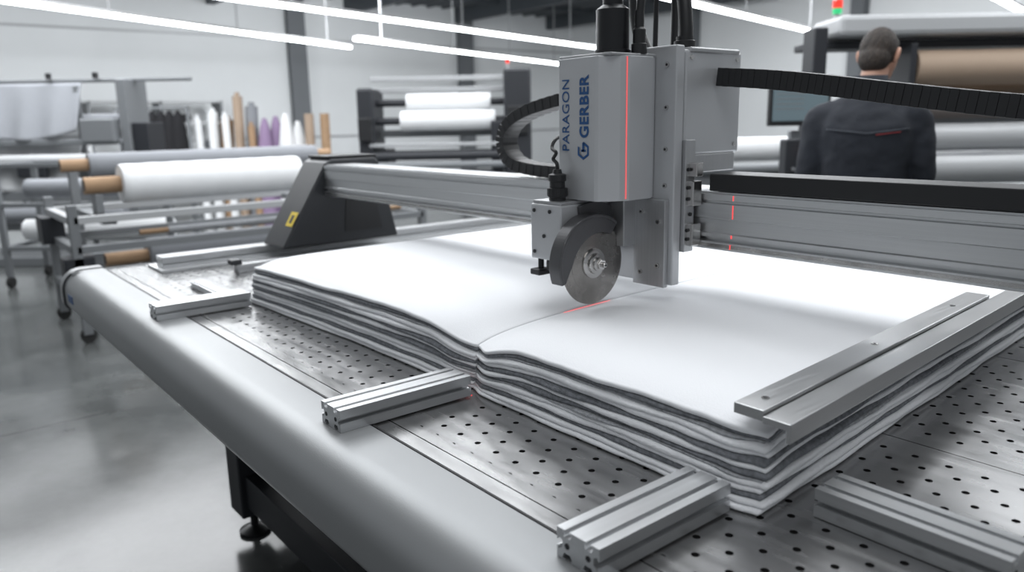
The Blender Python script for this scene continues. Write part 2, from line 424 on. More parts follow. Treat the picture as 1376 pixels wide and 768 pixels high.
# clamp bars on the stack
g=empty('steel_clamp_bar')
sh=.046
box('flat_bar',-.650+sh,-.602+sh,.885,1.84,1.040,1.056,'bar',g,bev=.0015,skew=-.065,y_ref=.88)
for y in (.93,1.30,1.68):
    xx=-.626+sh-.065*(y-.88)
    cyl('screw',(xx,y,1.0555),(xx,y,1.0572),.006,'steel',g,20)
    cyl('screw_socket',(xx,y,1.057),(xx,y,1.0576),.0032,'black',g,6)
g=empty('steel_clamp_bar.001')
prism('angle_bar',[(-.600+sh,1.040),(-.600+sh,1.050),(-.558+sh,1.050),(-.558+sh,1.022),(-.5645+sh,1.022),(-.5645+sh,1.040)],'y',.880,2.25,'bar',g,bev=.001)
for v in g.children[0].data.vertices: v.co.x+=-.065*(v.co.y-.88)

# ------------------------------------------------------------------ gantry beam
G=empty('gantry_beam')
y0=1.42
P=[(y0+.14,1.158),(y0+.14,1.285),(y0+.012,1.285),(y0+.012,1.281),(y0,1.281),(y0,1.268),(y0+.006,1.266),(y0+.006,1.262),(y0,1.260),(y0,1.228),(y0+.004,1.226),(y0+.004,1.196),(y0-.002,1.194),(y0-.002,1.186),(y0+.010,1.184),(y0+.010,1.178),(y0-.004,1.176),(y0-.004,1.160),(y0,1.158)]
prism('beam_extrusion',P,'x',-2.98,1.4,'alux',G)
box('guide_strip',-2.97,1.4,y0-.0055,y0-.0035,1.164,1.172,'steel',G,bev=0)
box('cable_tray',-1.06,1.4,y0+.004,y0+.10,1.287,1.325,'black',G,bev=.003)
br=[(1.22,.955),(1.76,.955),(1.68,1.29),(1.66,1.305),(1.46,1.305),(1.43,1.29)]
prism('end_bracket',br,'x',-3.20,-2.985,'dark',G,bev=.008)
prism('bracket_side_recess',[(1.50,1.0),(1.68,1.0),(1.63,1.24),(1.52,1.24)],'x',-2.986,-2.982,'black',G)
def slope_quad(nm,xa,xb,za,zb,mat,eps):
    def yy(z): return 1.22+(z-.955)*(.21/.335)-eps
    mesh(nm,[(xa,yy(za),za),(xb,yy(za),za),(xb,yy(zb),zb),(xa,yy(zb),zb)],[(0,1,2,3)],mat,G)
slope_quad('warning_sticker',-3.065,-3.0,1.04,1.095,'yellow',.0035)
slope_quad('sticker_symbol',-3.045,-3.02,1.052,1.083,'black',.0045)
box('bracket_cap',-3.19,-3.0,1.45,1.68,1.305,1.318,'blackm',G,bev=.004)
prism('right_bracket',br,'x',1.405,1.6,'dark',G,bev=.008)
extr('right_rail',.09,.05,'y',.80,3.05,1.30,.902,T)
boxes('laser_trace',[(-.9932,-.992,y0-.0012,y0-.0002,1.229,1.259),(-.9932,-.992,y0-.0012,y0-.0002,1.269,1.280),(-.9932,-.9915,y0-.0035,y0-.0022,1.187,1.194),(-.9932,-.992,y0-.0065,y0-.0055,1.163,1.174)],'laser',G,bev=0)

def chain(name,pts,w,th,parent,pitch=.016,mat='black',al=.965):
    pl=catmull(pts,14);d=[0]
    for a,b in zip(pl,pl[1:]): d.append(d[-1]+(b-a).length)
    def at(s):
        for i in range(len(d)-1):
            if d[i+1]>=s: 
                t=(s-d[i])/max(1e-9,d[i+1]-d[i]);return pl[i].lerp(pl[i+1],t)
        return pl[-1]
    geos=[];s=0;k=0
    while s+pitch<d[-1]:
        a=at(s+.0002);b=at(s+pitch-.0002);t=(b-a).normalized();y=Vector((0,1,0));n=t.cross(y).normalized()
        hw=w/2*(1 if k%2 else al);ht=th/2*(1 if k%2 else al)
        geos.append(([p+y*sy_*hw+n*sz*ht for p in (a,b) for sy_ in (-1,1) for sz in (-1,1)],BF));s+=pitch;k+=1
    vs,fs=merge(geos);mesh(name,vs,fs,mat,parent,bev=.0008)
K=empty('cable_drag_chain')
chain('left_loop',[(-1.345,1.48,1.512),(-1.46,1.48,1.512),(-1.60,1.48,1.498),(-1.74,1.48,1.470),(-1.825,1.48,1.43),(-1.845,1.48,1.375),(-1.80,1.48,1.325),(-1.69,1.48,1.308),(-1.55,1.48,1.305),(-1.35,1.48,1.305)],.06,.034,K)
K2=empty('cable_drag_chain.001')
chain('right_run',[(-1.088,1.50,1.535),(-.9,1.50,1.515),(-.5,1.50,1.457),(-.1,1.50,1.42),(.45,1.50,1.40),(.62,1.50,1.385),(.64,1.50,1.365),(.5,1.50,1.348)],.05,.040,K2,al=.985)

# ------------------------------------------------------------------ cutting head
H=empty('rotary_cutting_head')
prism('housing',[(-1.318,1.212),(-1.310,1.203),(-1.192,1.196),(-1.184,1.200),(-1.158,1.240),(-1.150,1.262),(-1.150,1.335),(-1.158,1.338),(-1.158,1.350),(-1.318,1.350)],'z',1.272,1.578,'head',H,bev=.0015)
box('housing_lid',-1.314,-1.156,1.208,1.35,1.578,1.584,'headd',H,bev=.002)
box('mount_plate',-1.335,-1.100,1.352,1.378,1.075,1.60,'head',H,bev=.003)
box('lower_plate',-1.205,-1.112,1.338,1.352,1.07,1.27,'headd',H,bev=.002)
for i,(x,z) in enumerate([(-1.125,1.56),(-1.125,1.47),(-1.125,1.38),(-1.125,1.30),(-1.13,1.22),(-1.13,1.12),(-1.18,1.24),(-1.18,1.10)]):
    yy=1.352 if z>1.27 else 1.338
    cyl('bolt_%d'%i,(x,yy-.004,z),(x,yy,z),.0055,'steel',H,20);cyl('socket_%d'%i,(x,yy-.0045,z),(x,yy-.0035,z),.003,'black',H,6)
box('gear_box',-1.325,-1.10,1.382,1.585,1.365,1.592,'head',H,bev=.006)
box('gear_box_cover',-1.315,-1.097,1.395,1.572,1.585,1.597,'headd',H,bev=.003)
for i,(y,z) in enumerate([(1.40,1.575),(1.565,1.575),(1.40,1.385),(1.565,1.385)]): cyl('cover_screw_%d'%i,(-1.10,y,z),(-1.0965,y,z),.005,'steel',H,16)
boxes('carriage',[(-1.32,-1.09,1.379,1.412,1.15,1.40),(-1.30,-1.10,1.379,1.57,1.325,1.366)],'headd',H,bev=.002)
boxes('linear_bearings',[(-1.10,-1.072,1.385,1.415,1.255,1.31),(-1.10,-1.072,1.385,1.415,1.165,1.215),(-1.10,-1.066,1.388,1.41,1.32,1.35)],'steel',H,bev=.002)
for i,z in enumerate((1.27,1.295,1.18,1.20,1.335)): cyl('bearing_bolt_%d'%i,(-1.086,1.381,z),(-1.086,1.386,z),.004,'black',H,12)
for i,z in enumerate((1.19,1.235,1.28,1.335)): cyl('carriage_bolt_%d'%i,(-1.09,1.396,z),(-1.086,1.396,z),.0045,'black',H,12)
box('blade_block',-1.352,-1.250,1.150,1.335,1.135,1.262,'head',H,bev=.004)
box('block_cap',-1.348,-1.254,1.155,1.33,1.262,1.270,'headd',H,bev=.002)
box('block_bracket',-1.25,-1.20,1.30,1.348,1.16,1.272,'headd',H,bev=.002)
for i,(x,z) in enumerate([(-1.338,1.247),(-1.338,1.152),(-1.285,1.247),(-1.305,1.19)]): cyl('block_screw_%d'%i,(x,1.1475,z),(x,1.1505,z),.0045,'black',H,14)
boxes('block_nozzle',[(-1.345,-1.312,1.14,1.18,1.098,1.112),(-1.30,-1.28,1.15,1.18,1.112,1.136)],'black',H,bev=.003)
cyl('nozzle_stem',(-1.328,1.16,1.108),(-1.328,1.16,1.14),.007,'blackm',H)
lathe('connector',(-1.290,1.178,1.268),(0,0,1),[(0,.019),(.010,.019),(.011,.022),(.030,.022),(.031,.0175),(.045,.0175),(.046,.020),(.060,.020),(.063,.011),(.072,.009)],'black',H,seg=24)
for k in range(14):
    a=2*pi*k/14;cyl('knurl_%d'%k,(-1.290+.0215*math.cos(a),1.178+.0215*math.sin(a),1.281),(-1.290+.0215*math.cos(a),1.178+.0215*math.sin(a),1.297),.0018,'black',H,6)
tube('connector_cable',[(-1.290,1.178,1.335),(-1.291,1.178,1.352),(-1.305,1.180,1.362),(-1.298,1.182,1.376),(-1.318,1.188,1.386),(-1.322,1.20,1.402),(-1.33,1.23,1.41),(-1.33,1.30,1.41)],.0042,'black',H,10)
BX,BY,BZ,BR=-1.222,1.222,1.1295,.0945
def yzlathe(name,prof,mat,seg=64): return lathe(name,(BX,BY,BZ),(1,0,0),prof,mat,H,seg)
yzlathe('blade',[(-.0012,BR-.012),(-.0004,BR),(.0004,BR),(.0012,BR-.012),(.0016,BR-.013)],'blade',96)
yzlathe('blade_ring',[(.001,.066),(.0022,.066),(.0024,.0655)],'blade',64)
yzlathe('flange',[(.001,.034),(.006,.034),(.008,.031),(.0085,.024),(.014,.023),(.016,.020)],'steel')
yzlathe('flange_boss',[(.015,.016),(.022,.016),(.024,.013)],'steel')
yzlathe('nut',[(.022,.0125),(.031,.0125),(.032,.011)],'steel',6)
yzlathe('stud',[(.03,.006),(.040,.006),(.042,.004)],'steel',20)
yzlathe('stud_hole',[(.042,.003),(.0423,.003)],'black',12)
cyl('spindle',(BX-.03,BY,BZ),(BX-.002,BY,BZ),.022,'steel',H)
def crescent(name,x0,x1,a0,a1,ro,ri_f,mat,ns=40):
    vs=[];fs=[]
    for i in range(ns+1):
        s=i/ns;a=a0+(a1-a0)*s;ri=ri_f(s)
        for x in (x0,x1):
            for r in (ri,ro(s)): vs.append((x,BY+r*math.cos(a),BZ+r*math.sin(a)))
    for i in range(ns):
        k=i*4;q=k+4
        fs+= [(k,k+1,q+1,q),(k+2,q+2,q+3,k+3),(k,q,q+2,k+2),(k+1,k+3,q+3,q+1)]
    fs+=[(0,2,3,1),(ns*4,ns*4+1,ns*4+3,ns*4+2)]
    mesh(name,vs,fs,mat,H,bev=.002)
crescent('blade_guard',BX-.024,BX+.012,math.radians(52),math.radians(200),lambda s:.110+.003*math.sin(pi*s),lambda s:.078-.014*math.sin(pi*s)+.02*max(0,(s-.8)/.2)**2,'guard')
crescent('guard_rim',BX+.012,BX+.0155,math.radians(54),math.radians(198),lambda s:.1105+.003*math.sin(pi*s),lambda s:.104+.003*math.sin(pi*s),'guard')
crescent('guard_arm',BX-.028,BX-.018,math.radians(50),math.radians(100),lambda s:.15-.02*s,lambda s:.10,'guard')
lathe('top_motor',(-1.225,1.285,1.584),(0,0,1),[(0,.040),(.010,.040),(.011,.036),(.095,.036),(.10,.030),(.105,.022),(.15,.022),(.152,.018),(.26,.018)],'blackm',H,seg=40)
lathe('cable_gland',(-1.17,1.31,1.584),(0,0,1),[(0,.017),(.02,.017),(.022,.014),(.05,.014),(.055,.010),(.09,.010)],'black',H,seg=20)
tube('cable_a',[(-1.17,1.31,1.66),(-1.168,1.315,1.72),(-1.17,1.33,1.82),(-1.19,1.37,1.92),(-1.22,1.44,1.96),(-1.25,1.51,1.88),(-1.255,1.53,1.72),(-1.255,1.53,1.60)],.009,'black',H)
tube('cable_c',[(-1.195,1.335,1.58),(-1.195,1.335,1.66),(-1.20,1.35,1.80),(-1.23,1.42,1.90),(-1.27,1.48,1.80),(-1.28,1.49,1.60)],.006,'black',H)
tube('hose',[(-1.135,1.42,1.59),(-1.133,1.42,1.64),(-1.148,1.425,1.72),(-1.19,1.44,1.80),(-1.26,1.46,1.86),(-1.33,1.48,1.80),(-1.34,1.49,1.68),(-1.30,1.49,1.59)],.016,'black',H,16)
lathe('hose_collar',(-1.135,1.42,1.592),(0,0,1),[(0,.024),(.02,.024),(.022,.019),(.03,.019)],'black',H,seg=24)
def text(body,x,z,size,y,bold=0,mat='blue',sx=1):
    c=bpy.data.curves.new('lettering','FONT');c.body=body;c.size=size;c.extrude=.0002;c.offset=bold;c.align_x='LEFT';c.align_y='CENTER';c.space_character=1.05
    o=bpy.data.objects.new('lettering',c);C.objects.link(o);c.materials.append(M[mat]);o.parent=H
    o.matrix_local=Matrix(((0,-1,0,x),(0,0,-1,y),(1,0,0,z),(0,0,0,1)))@Matrix.Diagonal((sx,1,1,1))
    return o
text('PARAGON',-1.284,1.378,.032,1.2003,bold=.0001)
text('GERBER',-1.222,1.408,.038,1.1965,bold=.0011,sx=.95)
def emblem(cx,cz,y,r):
    geos=[]
    for i in range(6):
        if i==1: continue
        a=pi/6+i*pi/3;b=a+pi/3
        vs=[(cx+q*math.cos(t),yy,cz+q*math.sin(t)) for yy in (y,y-.0006) for t in (a,b) for q in (r,r*.72)]
        geos.append((vs,[(0,1,3,2),(4,6,7,5),(0,2,6,4),(1,5,7,3),(0,4,5,1),(2,3,7,6)]))
    vs=[(x,yy,z) for x in (cx-r*.35,cx+r*.4) for yy in (y,y-.0006) for z in (cz-r*.12,cz+r*.12)];geos.append((vs,BF))
    vs=[(x,yy,z) for x in (cx-.003,cx+.003) for yy in (y,y-.0006) for z in (cz-r*.12,cz+r*.9)];geos.append((vs,BF))
    v,f=merge(geos);mesh('emblem',v,f,'blue',H)
emblem(-1.226,1.381,1.1968,.0195)
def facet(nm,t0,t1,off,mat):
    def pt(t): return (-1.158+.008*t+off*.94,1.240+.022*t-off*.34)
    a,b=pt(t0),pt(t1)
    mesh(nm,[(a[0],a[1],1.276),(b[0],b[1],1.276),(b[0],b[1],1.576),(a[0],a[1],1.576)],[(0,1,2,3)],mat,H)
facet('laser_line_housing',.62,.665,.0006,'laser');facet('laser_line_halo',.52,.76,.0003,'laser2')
def onstack(nm,x0,x1,ya,yb,mat,e):
    n=24;vs=[];fs=[]
    for i in range(n+1):
        y=ya+(yb-ya)*i/n
        for x in (x0,x1): vs.append((x,y,B+Tt(x,y,1)+e))
    for i in range(n): k=2*i;fs.append((k,k+1,k+3,k+2))
    mesh(nm,vs,fs,mat,H)
onstack('laser_mark_line',XS+.006,XS+.008,1.15,1.30,'laser',.0012)
L2=empty('laser_mark');box('spot',XS-.03,XS+.03,.8705,.8725,.9005,.901,'laser',L2,bev=0)

# ------------------------------------------------------------------ fabric roll rack (left)
R=empty('fabric_roll_rack')
x0r,x1r=-6.75,-5.85
for i,(x,y) in enumerate([(x0r,.95),(x1r,.95),(x0r,3.7),(x1r,3.7)]):
    box('post_%d'%i,x-.03,x+.03,y-.03,y+.03,.06,.95,'mgrey',R,bev=.003)
    cyl('caster_%d'%i,(x-.02,y,.05),(x+.02,y,.05),.05,'rubber',R,20)
for z in (.30,.62,.82): boxes('rails_%d'%int(z*100),[(x0r,x1r,.92,.98,z,z+.05),(x0r,x1r,3.67,3.73,z,z+.05),(x0r-.03,x0r+.03,.95,3.7,z,z+.05),(x1r-.03,x1r+.03,.95,3.7,z,z+.05)],'mlight' if z>.8 else 'mgrey',R,bev=.003)
boxes('cradles',[(-6.24,-6.10,1.15,1.20,.84,.99),(-6.24,-6.10,2.80,2.85,.84,.99),(-6.24,-6.10,1.15,1.2,.84,.86)],'mgrey',R,bev=.003)
boxes('cradle_beams',[(x0r,x1r,1.13,1.22,.80,.845),(x0r,x1r,2.78,2.87,.80,.845)],'mgrey',R,bev=.003)
boxes('motor_unit',[(-5.98,-5.82,.86,1.05,.40,.60),(-6.75,-6.5,.85,1.0,.62,.82)],'mdark',R,bev=.01)
def roll(name,x,y0,y1,z,r,mat,cr=.05,ext=.22,ext2=.2):
    g=empty(name);n=28
    prof=[(0,r*.96)]+[(0.01,r)]+[((y1-y0)*i/n,r*(1+.012*math.sin(i*1.7))) for i in range(1,n)]+[(y1-y0-.01,r),(y1-y0,r*.96)]
    lathe('cloth',(x,y0,z),(0,1,0),prof,mat,g,seg=40)
    cyl('core',(x,y0-ext,z),(x,y1+ext2,z),cr,'card',g)
    cyl('core_hole',(x,y0-ext-.001,z),(x,y0-ext,z),cr*.7,'recess',g)
    return g
roll('white_fabric_roll',-6.17,1.34,2.70,1.052,.14,'roll',cr=.06,ext=.24,ext2=.16)
roll('grey_fabric_roll',-7.0,1.30,3.25,1.165,.09,'rollg',cr=.05,ext=.2,ext2=.15)
roll('grey_fabric_roll.001',-6.3,1.5,3.4,.49,.13,'rollg',cr=.05,ext=.3)
roll('white_fabric_roll.001',-6.05,1.6,3.4,.70,.028,'lgrey',cr=.02,ext=.2)
R2=empty('fabric_roll_stand')
for i,y in enumerate((1.18,3.36)): boxes('stand_%d'%i,[(-7.04,-6.96,y-.03,y+.03,0,1.115),(-7.3,-6.8,y-.03,y+.03,0,.05)],'mgrey',R2,bev=.003)
boxes('stand_tie',[(-7.03,-6.97,1.15,3.38,.4,.45)],'mgrey',R2)

# ------------------------------------------------------------------ machines in rotated local frames
RZ=math.radians(51.1)
def WP(F,Rr): return (-math.sin(RZ)*F+math.cos(RZ)*Rr, math.cos(RZ)*F+math.sin(RZ)*Rr,0)
def rollx(name,x0,x1,y,z,r,mat,g,seg=32):
    n=12
    return lathe(name,(x0,y,z),(1,0,0),[(0,r*.96),(.01,r)]+[((x1-x0)*i/n,r*(1+.01*math.sin(i*2.1))) for i in range(1,n)]+[(x1-x0-.01,r),(x1-x0,r*.96)],mat,g,seg)
A=empty('fabric_spreading_machine',WP(9.0,-.75),RZ)
boxes('side_panels',[(.70,1.0,-.35,.55,.10,2.0),(-.92,-.74,-.30,.45,.82,1.82)],'mdark',A,bev=.03)
boxes('side_inner',[(.55,.70,-.30,.40,.82,1.45),(-.74,-.60,-.28,.3,.82,1.15)],'mdark',A,bev=.02)
boxes('end_legs',[(-.92,-.80,-.25,.35,0,.82),(.74,.98,-.3,.5,0,.12)],'mdark',A,bev=.01)
boxes('cross_bars',[(-.8,.72,-.30,-.22,.82,.92),(-.8,.72,.1,.2,1.28,1.36),(-.8,.72,.25,.33,1.05,1.12)],'mgrey',A,bev=.005)
boxes('cross_bars_top',[(-.8,.72,.25,.33,1.78,1.84),(-.8,.72,-.05,.02,1.90,1.95),(-.8,.72,-.32,-.26,1.18,1.22)],'mlight',A,bev=.005)
rollx('feed_roll_top',-.40,.55,-.02,1.66,.10,'roll',A);rollx('feed_roll_low',-.46,.60,-.14,1.46,.11,'roll',A);rollx('feed_core',-.75,.7,-.14,1.46,.04,'mdark',A);rollx('feed_core_top',-.75,.7,-.02,1.66,.04,'mdark',A)
rollx('tension_roll',-.75,.7,-.36,1.08,.045,'mdark',A);rollx('tension_roll_b',-.75,.7,-.38,.98,.04,'mgrey',A)
boxes('table',[(-1.5,1.5,-.9,.9,.74,.80)],'mgrey',A,bev=.01)
boxes('table_legs',[(x-.04,x+.04,y-.04,y+.04,0,.74) for x in (-1.4,1.4) for y in (-.8,.8)],'mdark',A)
rollx('table_cloth_roll',-1.3,-.2,-.7,.88,.08,'roll',A)
boxes('control_unit',[(-.90,-.76,-.40,-.30,1.25,1.5),(.74,.96,-.40,-.34,1.3,1.6)],'black',A,bev=.01)
boxes('status_leds',[(.82,.85,-.41,-.402,1.45,1.475)],'red',A,bev=0)
cyl('beacon_pole',(.75,.1,2.0),(.75,.1,2.08),.012,'mlight',A);cyl('beacon',(.75,.1,2.08),(.75,.1,2.13),.022,'red',A)

A=empty('fabric_inspection_machine',WP(8.6,-5.0),RZ)
boxes('posts',[(-1.2,-1.1,-.3,.3,0,2.05),(.88,.98,-.25,.25,0,1.95),(.35,.40,-.1,-.05,0,1.9)],'mgrey',A,bev=.01)
boxes('cross',[(-1.2,1.6,-.05,.0,1.93,1.97),(-1.1,.9,-.28,-.22,1.28,1.34),(-1.1,.9,-.30,-.2,.70,.80),(-1.1,.9,.2,.3,1.5,1.58),(-1.1,.9,-.30,-.2,.38,.46),(-1.1,.9,.2,.3,.9,1.0)],'mgrey',A,bev=.01)
rollx('top_roll',-1.1,.88,.0,1.55,.05,'rollg',A);rollx('mid_roll',-1.1,.88,-.3,1.12,.07,'mlight',A);rollx('low_roll',-1.1,.88,-.32,.56,.09,'rollg',A)
vs=[];fs=[];nx,nz_=30,16
for j in range(nz_+1):
    for i in range(nx+1):
        u=i/nx;v=j/nz_;x=-.72+1.15*u;z=1.93-.50*v-.10*math.sin(pi*u)*v;y=-.06-.22*v+.03*math.sin(u*22)*v
        vs.append((x,y,z))
for j in range(nz_):
    for i in range(nx): a=j*(nx+1)+i;fs.append((a,a+1,a+nx+2,a+nx+1))
o=mesh('draped_cloth',vs,fs,'rollg',A,smooth=True);s=o.modifiers.new('s','SOLIDIFY');s.thickness=.004
vs2=[(x*.9,y-.02,z-.55) for x,y,z in vs];o=mesh('draped_cloth_low',vs2,fs,'mlight',A,smooth=True);s=o.modifiers.new('s','SOLIDIFY');s.thickness=.004
boxes('panel',[(-1.45,-.95,-.45,-.1,1.55,1.95)],'mlight',A,bev=.02)
boxes('panel_b',[(.5,.86,-.35,-.2,1.3,1.55)],'mgrey',A,bev=.02)
boxes('base',[(-1.5,.98,-.4,.35,0,.10),(-1.5,-1.15,-.4,.3,.1,1.0)],'mgrey',A,bev=.01)
boxes('dark_units',[(-1.1,-.85,-.42,-.32,.9,1.2),(.6,.86,-.40,-.31,.85,1.1),(.98,1.15,-.2,.2,.9,1.5),(-.2,.1,-.38,-.31,.95,1.08)],'mdark',A,bev=.01)
for i,x in enumerate((-.5,.1,.6)): cyl('knob_%d'%i,(x,-.08,1.97),(x,-.08,2.03),.03,'black',A,12);
A=empty('cloth_trolley',WP(7.4,-3.9),RZ)
boxes('frame',[(x-.025,x+.025,y-.025,y+.025,.1,1.15) for x in (-.8,.75) for y in (-.3,.3)]+[(-.8,.75,y-.02,y+.02,z,z+.04) for y in (-.3,.3) for z in (.35,.75,1.11)]+[(x-.02,x+.02,-.3,.3,z,z+.04) for x in (-.8,.75) for z in (.35,1.11)],'mgrey',A,bev=.003)
for i,(x,y) in enumerate([(-.8,-.3),(.75,-.3),(-.8,.3),(.75,.3)]): cyl('caster_%d'%i,(x-.02,y,.05),(x+.02,y,.05),.05,'rubber',A,16)
rollx('cloth_roll',-.7,.6,0,.90,.09,'rollg',A);rollx('cloth_roll_b',-.75,.65,-.02,.51,.10,'roll',A)

A=empty('standing_fabric_rolls',WP(12.2,-4.2),RZ)
cols=['roll','roll','card','roll','kraft','rollg','card','purple','purple','roll','roll','rollg']
xs=[-.55,-.40,-.27,-.12,.0,.12,.27,.42,.56,.78,.93,.66]
hs=[1.62,1.72,1.60,1.66,1.95,1.80,1.50,1.55,1.58,1.62,1.50,1.3]
for i,(c,x,h) in enumerate(zip(cols,xs,hs)):
    r=.055+.02*((i*37)%3);y=.12*((i*13)%3-1)
    if i in (7,8,9,10):
        lathe('wrapped_roll_%d'%i,(x,y,0),(0,0,1),[(0,.16),(.8,.15),(1.15,.12),(h-.12,.07),(h,.03)],c,A,20)
    else: lathe('roll_%d'%i,(x,y,0),(.03*((i%3)-1),.05,1),[(0,r),(h-.06,r),(h-.055,r*.5),(h,r*.5)],c,A,20)
A2=empty('garment_rack',WP(12.0,-5.35),RZ)
boxes('rail',[(-.62,.50,-.02,.02,1.72,1.75),(-.62,-.58,-.02,.02,0,1.75),(.46,.50,-.02,.02,0,1.75),(-.64,-.56,-.3,.3,0,.05),(.44,.52,-.3,.3,0,.05)],'mgrey',A2)
for i in range(7):
    x=-.45+i*.13
    lathe('coat_%d'%i,(x,.0,.55),(0,0,1),[(0,.12),(.5,.13),(.9,.095),(1.05,.07),(1.14,.02)],'cloak',A2,14)
A3=empty('cardboard_tube_pair',WP(12.0,-2.95),RZ)
for i,x in enumerate((-.1,.14)): cyl('tube_%d'%i,(x,0,0),(x,.05,1.60),.07,('kraft','card')[i],A3,20)

A=empty('wall_shelving',(-18.3,4.2,0))
boxes('uprights',[(-.3,.3,y-.03,y+.03,0,2.0) for y in (-2,-.7,.7,2)],'mgrey',A);boxes('shelves',[(-.3,.3,-2,2,z,z+.04) for z in (.3,.9,1.5,1.96)],'mlight',A)
for i in range(14): cyl('bolt_%d'%i,(-.25,-1.85+i*.28,.34+.6*(i%3)+.09),(.28,-1.85+i*.28,.34+.6*(i%3)+.09),.09,['roll','rollg','kraft','cloak'][i%4],A,16)

A=empty('fabric_winder',WP(6.6,1.95),RZ)
boxes('frame',[(-.55,-.45,-.3,.3,0,1.25),(.62,.72,-.3,.3,0,1.25),(-.5,.7,-.3,-.22,.9,.98),(-.5,.7,.22,.3,1.1,1.16)],'mgrey',A,bev=.01)
rollx('wound_roll',-.42,.60,-.05,1.17,.10,'roll',A);rollx('roll_core',-.5,.7,-.05,1.17,.04,'card',A);rollx('low_roll',-.45,.65,-.3,1.02,.045,'mgrey',A)

A=empty('roll_storage_machine',WP(5.4,2.90),RZ)
boxes('frame_posts',[(-.93,-.84,-.25,-.05,0,1.99),(1.9,2.02,-.2,.1,0,2.05)],'mdark',A,bev=.01)
boxes('top_fascia',[(-.78,2.05,-.28,.2,1.93,2.06)],'mlight',A,bev=.03)
boxes('fascia_lower',[(-.9,2.0,-.1,.2,1.865,1.915)],'mdark',A,bev=.01)
rollx('kraft_roll',-.24,1.9,-.15,1.73,.115,'kraft',A);rollx('taupe_roll',-.18,1.9,-.05,1.475,.075,'taupe',A)
rollx('kraft_roll_b',-.24,1.9,.05,1.60,.05,'kraft',A)
rollx('white_roll',-.16,1.9,-.15,1.28,.09,'mlight',A);rollx('white_roll_b',-.18,1.9,-.25,1.08,.10,'mlight',A);rollx('grey_roll',-.18,1.9,-.2,.86,.09,'rollg',A)
boxes('shelves',[(-.7,1.95,.05,.12,1.36,1.40),(-.7,1.95,-.3,.12,1.155,1.175),(-.7,1.95,-.3,.1,.68,.74)],'mgrey',A,bev=.004)
boxes('roll_brackets',[(-.30,-.26,-.25,.1,.7,1.88),(1.90,1.95,-.25,.1,.7,1.88)],'mdark',A,bev=.004)
lathe('tower_lamp_pole',(-.735,-.10,2.05),(0,0,1),[(0,.02),(.03,.02),(.031,.012),(.06,.012)],'mlight',A,seg=16)
lathe('tower_lamp_green',(-.735,-.10,2.085),(0,0,1),[(0,.030),(.035,.030)],'green',A,seg=20);lathe('tower_lamp_red',(-.735,-.10,2.122),(0,0,1),[(0,.032),(.045,.032),(.055,.02)],'red',A,seg=20)
A=empty('operator_terminal',WP(4.9,1.80),RZ)
boxes('arm',[(-.03,.03,.02,.08,0,1.35),(-.2,.2,-.15,.2,0,.03)],'mgrey',A,bev=.004)
box('monitor_bezel',-.19,.19,-.03,.02,1.38,1.66,'black',A,bev=.008)
box('monitor_screen',-.17,.17,-.033,-.029,1.41,1.64,'screen',A,bev=0)
boxes('screen_lines',[(-.15,.02,-.0345,-.0328,1.60-.03*k,1.606-.03*k) for k in range(5)],'mgrey',A,bev=0)
box('control_box',-.10,.19,-.10,.02,1.02,1.30,'mdark',A,bev=.01)
lathe('emergency_stop',(.02,-.10,1.22),(0,-1,0),[(0,.022),(.012,.022),(.013,.032),(.028,.032),(.032,.024)],'orange',A,seg=24)
for i,x in enumerate((-.05,.08,.13)): cyl('button_%d'%i,(x,-.10,1.12),(x,-.112,1.12),.012,('mgrey','yellow','mlight')[i],A,14)

# ------------------------------------------------------------------ man
PM=empty('man',(-1.78,3.55,0),RZ-math.radians(22))
def loft(secs,seg=28):
    vs=[];fs=[]
    for (cx,cy,z,rx,ry,p) in secs:
        for k in range(seg):
            a=2*pi*k/seg;c,s=math.cos(a),math.sin(a)
            vs.append(Vector((cx+rx*math.copysign(abs(c)**p,c),cy+ry*math.copysign(abs(s)**p,s),z)))
    n=len(secs)
    for i in range(n-1):
        for k in range(seg): j=(k+1)%seg;fs.append((i*seg+k,i*seg+j,(i+1)*seg+j,(i+1)*seg+k))
    fs.append(tuple(range(seg-1,-1,-1)));fs.append(tuple((n-1)*seg+k for k in range(seg)))
    return vs,fs
def limb(pts,rs,n=6,seg=16):
    p=catmull(pts,n);m=len(p);R_=[]
    for i in range(m):
        t=i/(m-1)*(len(rs)-1);k=min(int(t),len(rs)-2);R_.append(rs[k]+(rs[k+1]-rs[k])*(t-k))
    return tubegeo(p,R_,seg)
def sphere(c,rx,ry,rz,n=20):
    secs=[]
    for i in range(1,n):
        a=-pi/2+pi*i/n;secs.append((c[0],c[1],c[2]+rz*math.sin(a),rx*math.cos(a),ry*math.cos(a),1))
    return loft(secs,24)
def remesh(o,vox,it=4):
    r=o.modifiers.new('remesh','REMESH');r.mode='VOXEL';r.voxel_size=vox;r.use_smooth_shade=True
    s=o.modifiers.new('smooth','SMOOTH');s.iterations=it;s.factor=.5
torso=loft([(0,0,.84,.175,.135,.85),(0,0,.92,.185,.14,.85),(0,0,1.03,.178,.135,.9),(0,-.005,1.15,.182,.135,.85),(0,-.015,1.28,.198,.142,.85),(0,-.02,1.38,.205,.138,.82),(0,-.015,1.45,.188,.118,.85),(0,.0,1.505,.145,.10,.9),(0,.012,1.54,.095,.085,1),(0,.02,1.585,.074,.078,1)])
geos=[torso]
for s in (-1,1):
    geos.append(limb([(s*.13,-.01,1.44),(s*.192,-.005,1.415),(s*.220,.0,1.32),(s*.240,.01,1.17),(s*.235,.09,1.10),(s*.205,.22,1.09),(s*.18,.27,1.09)],[.072,.076,.070,.062,.058,.048,.044]))
o=mesh('jacket',*merge(geos),'jacket',PM,smooth=True);remesh(o,.012,5)
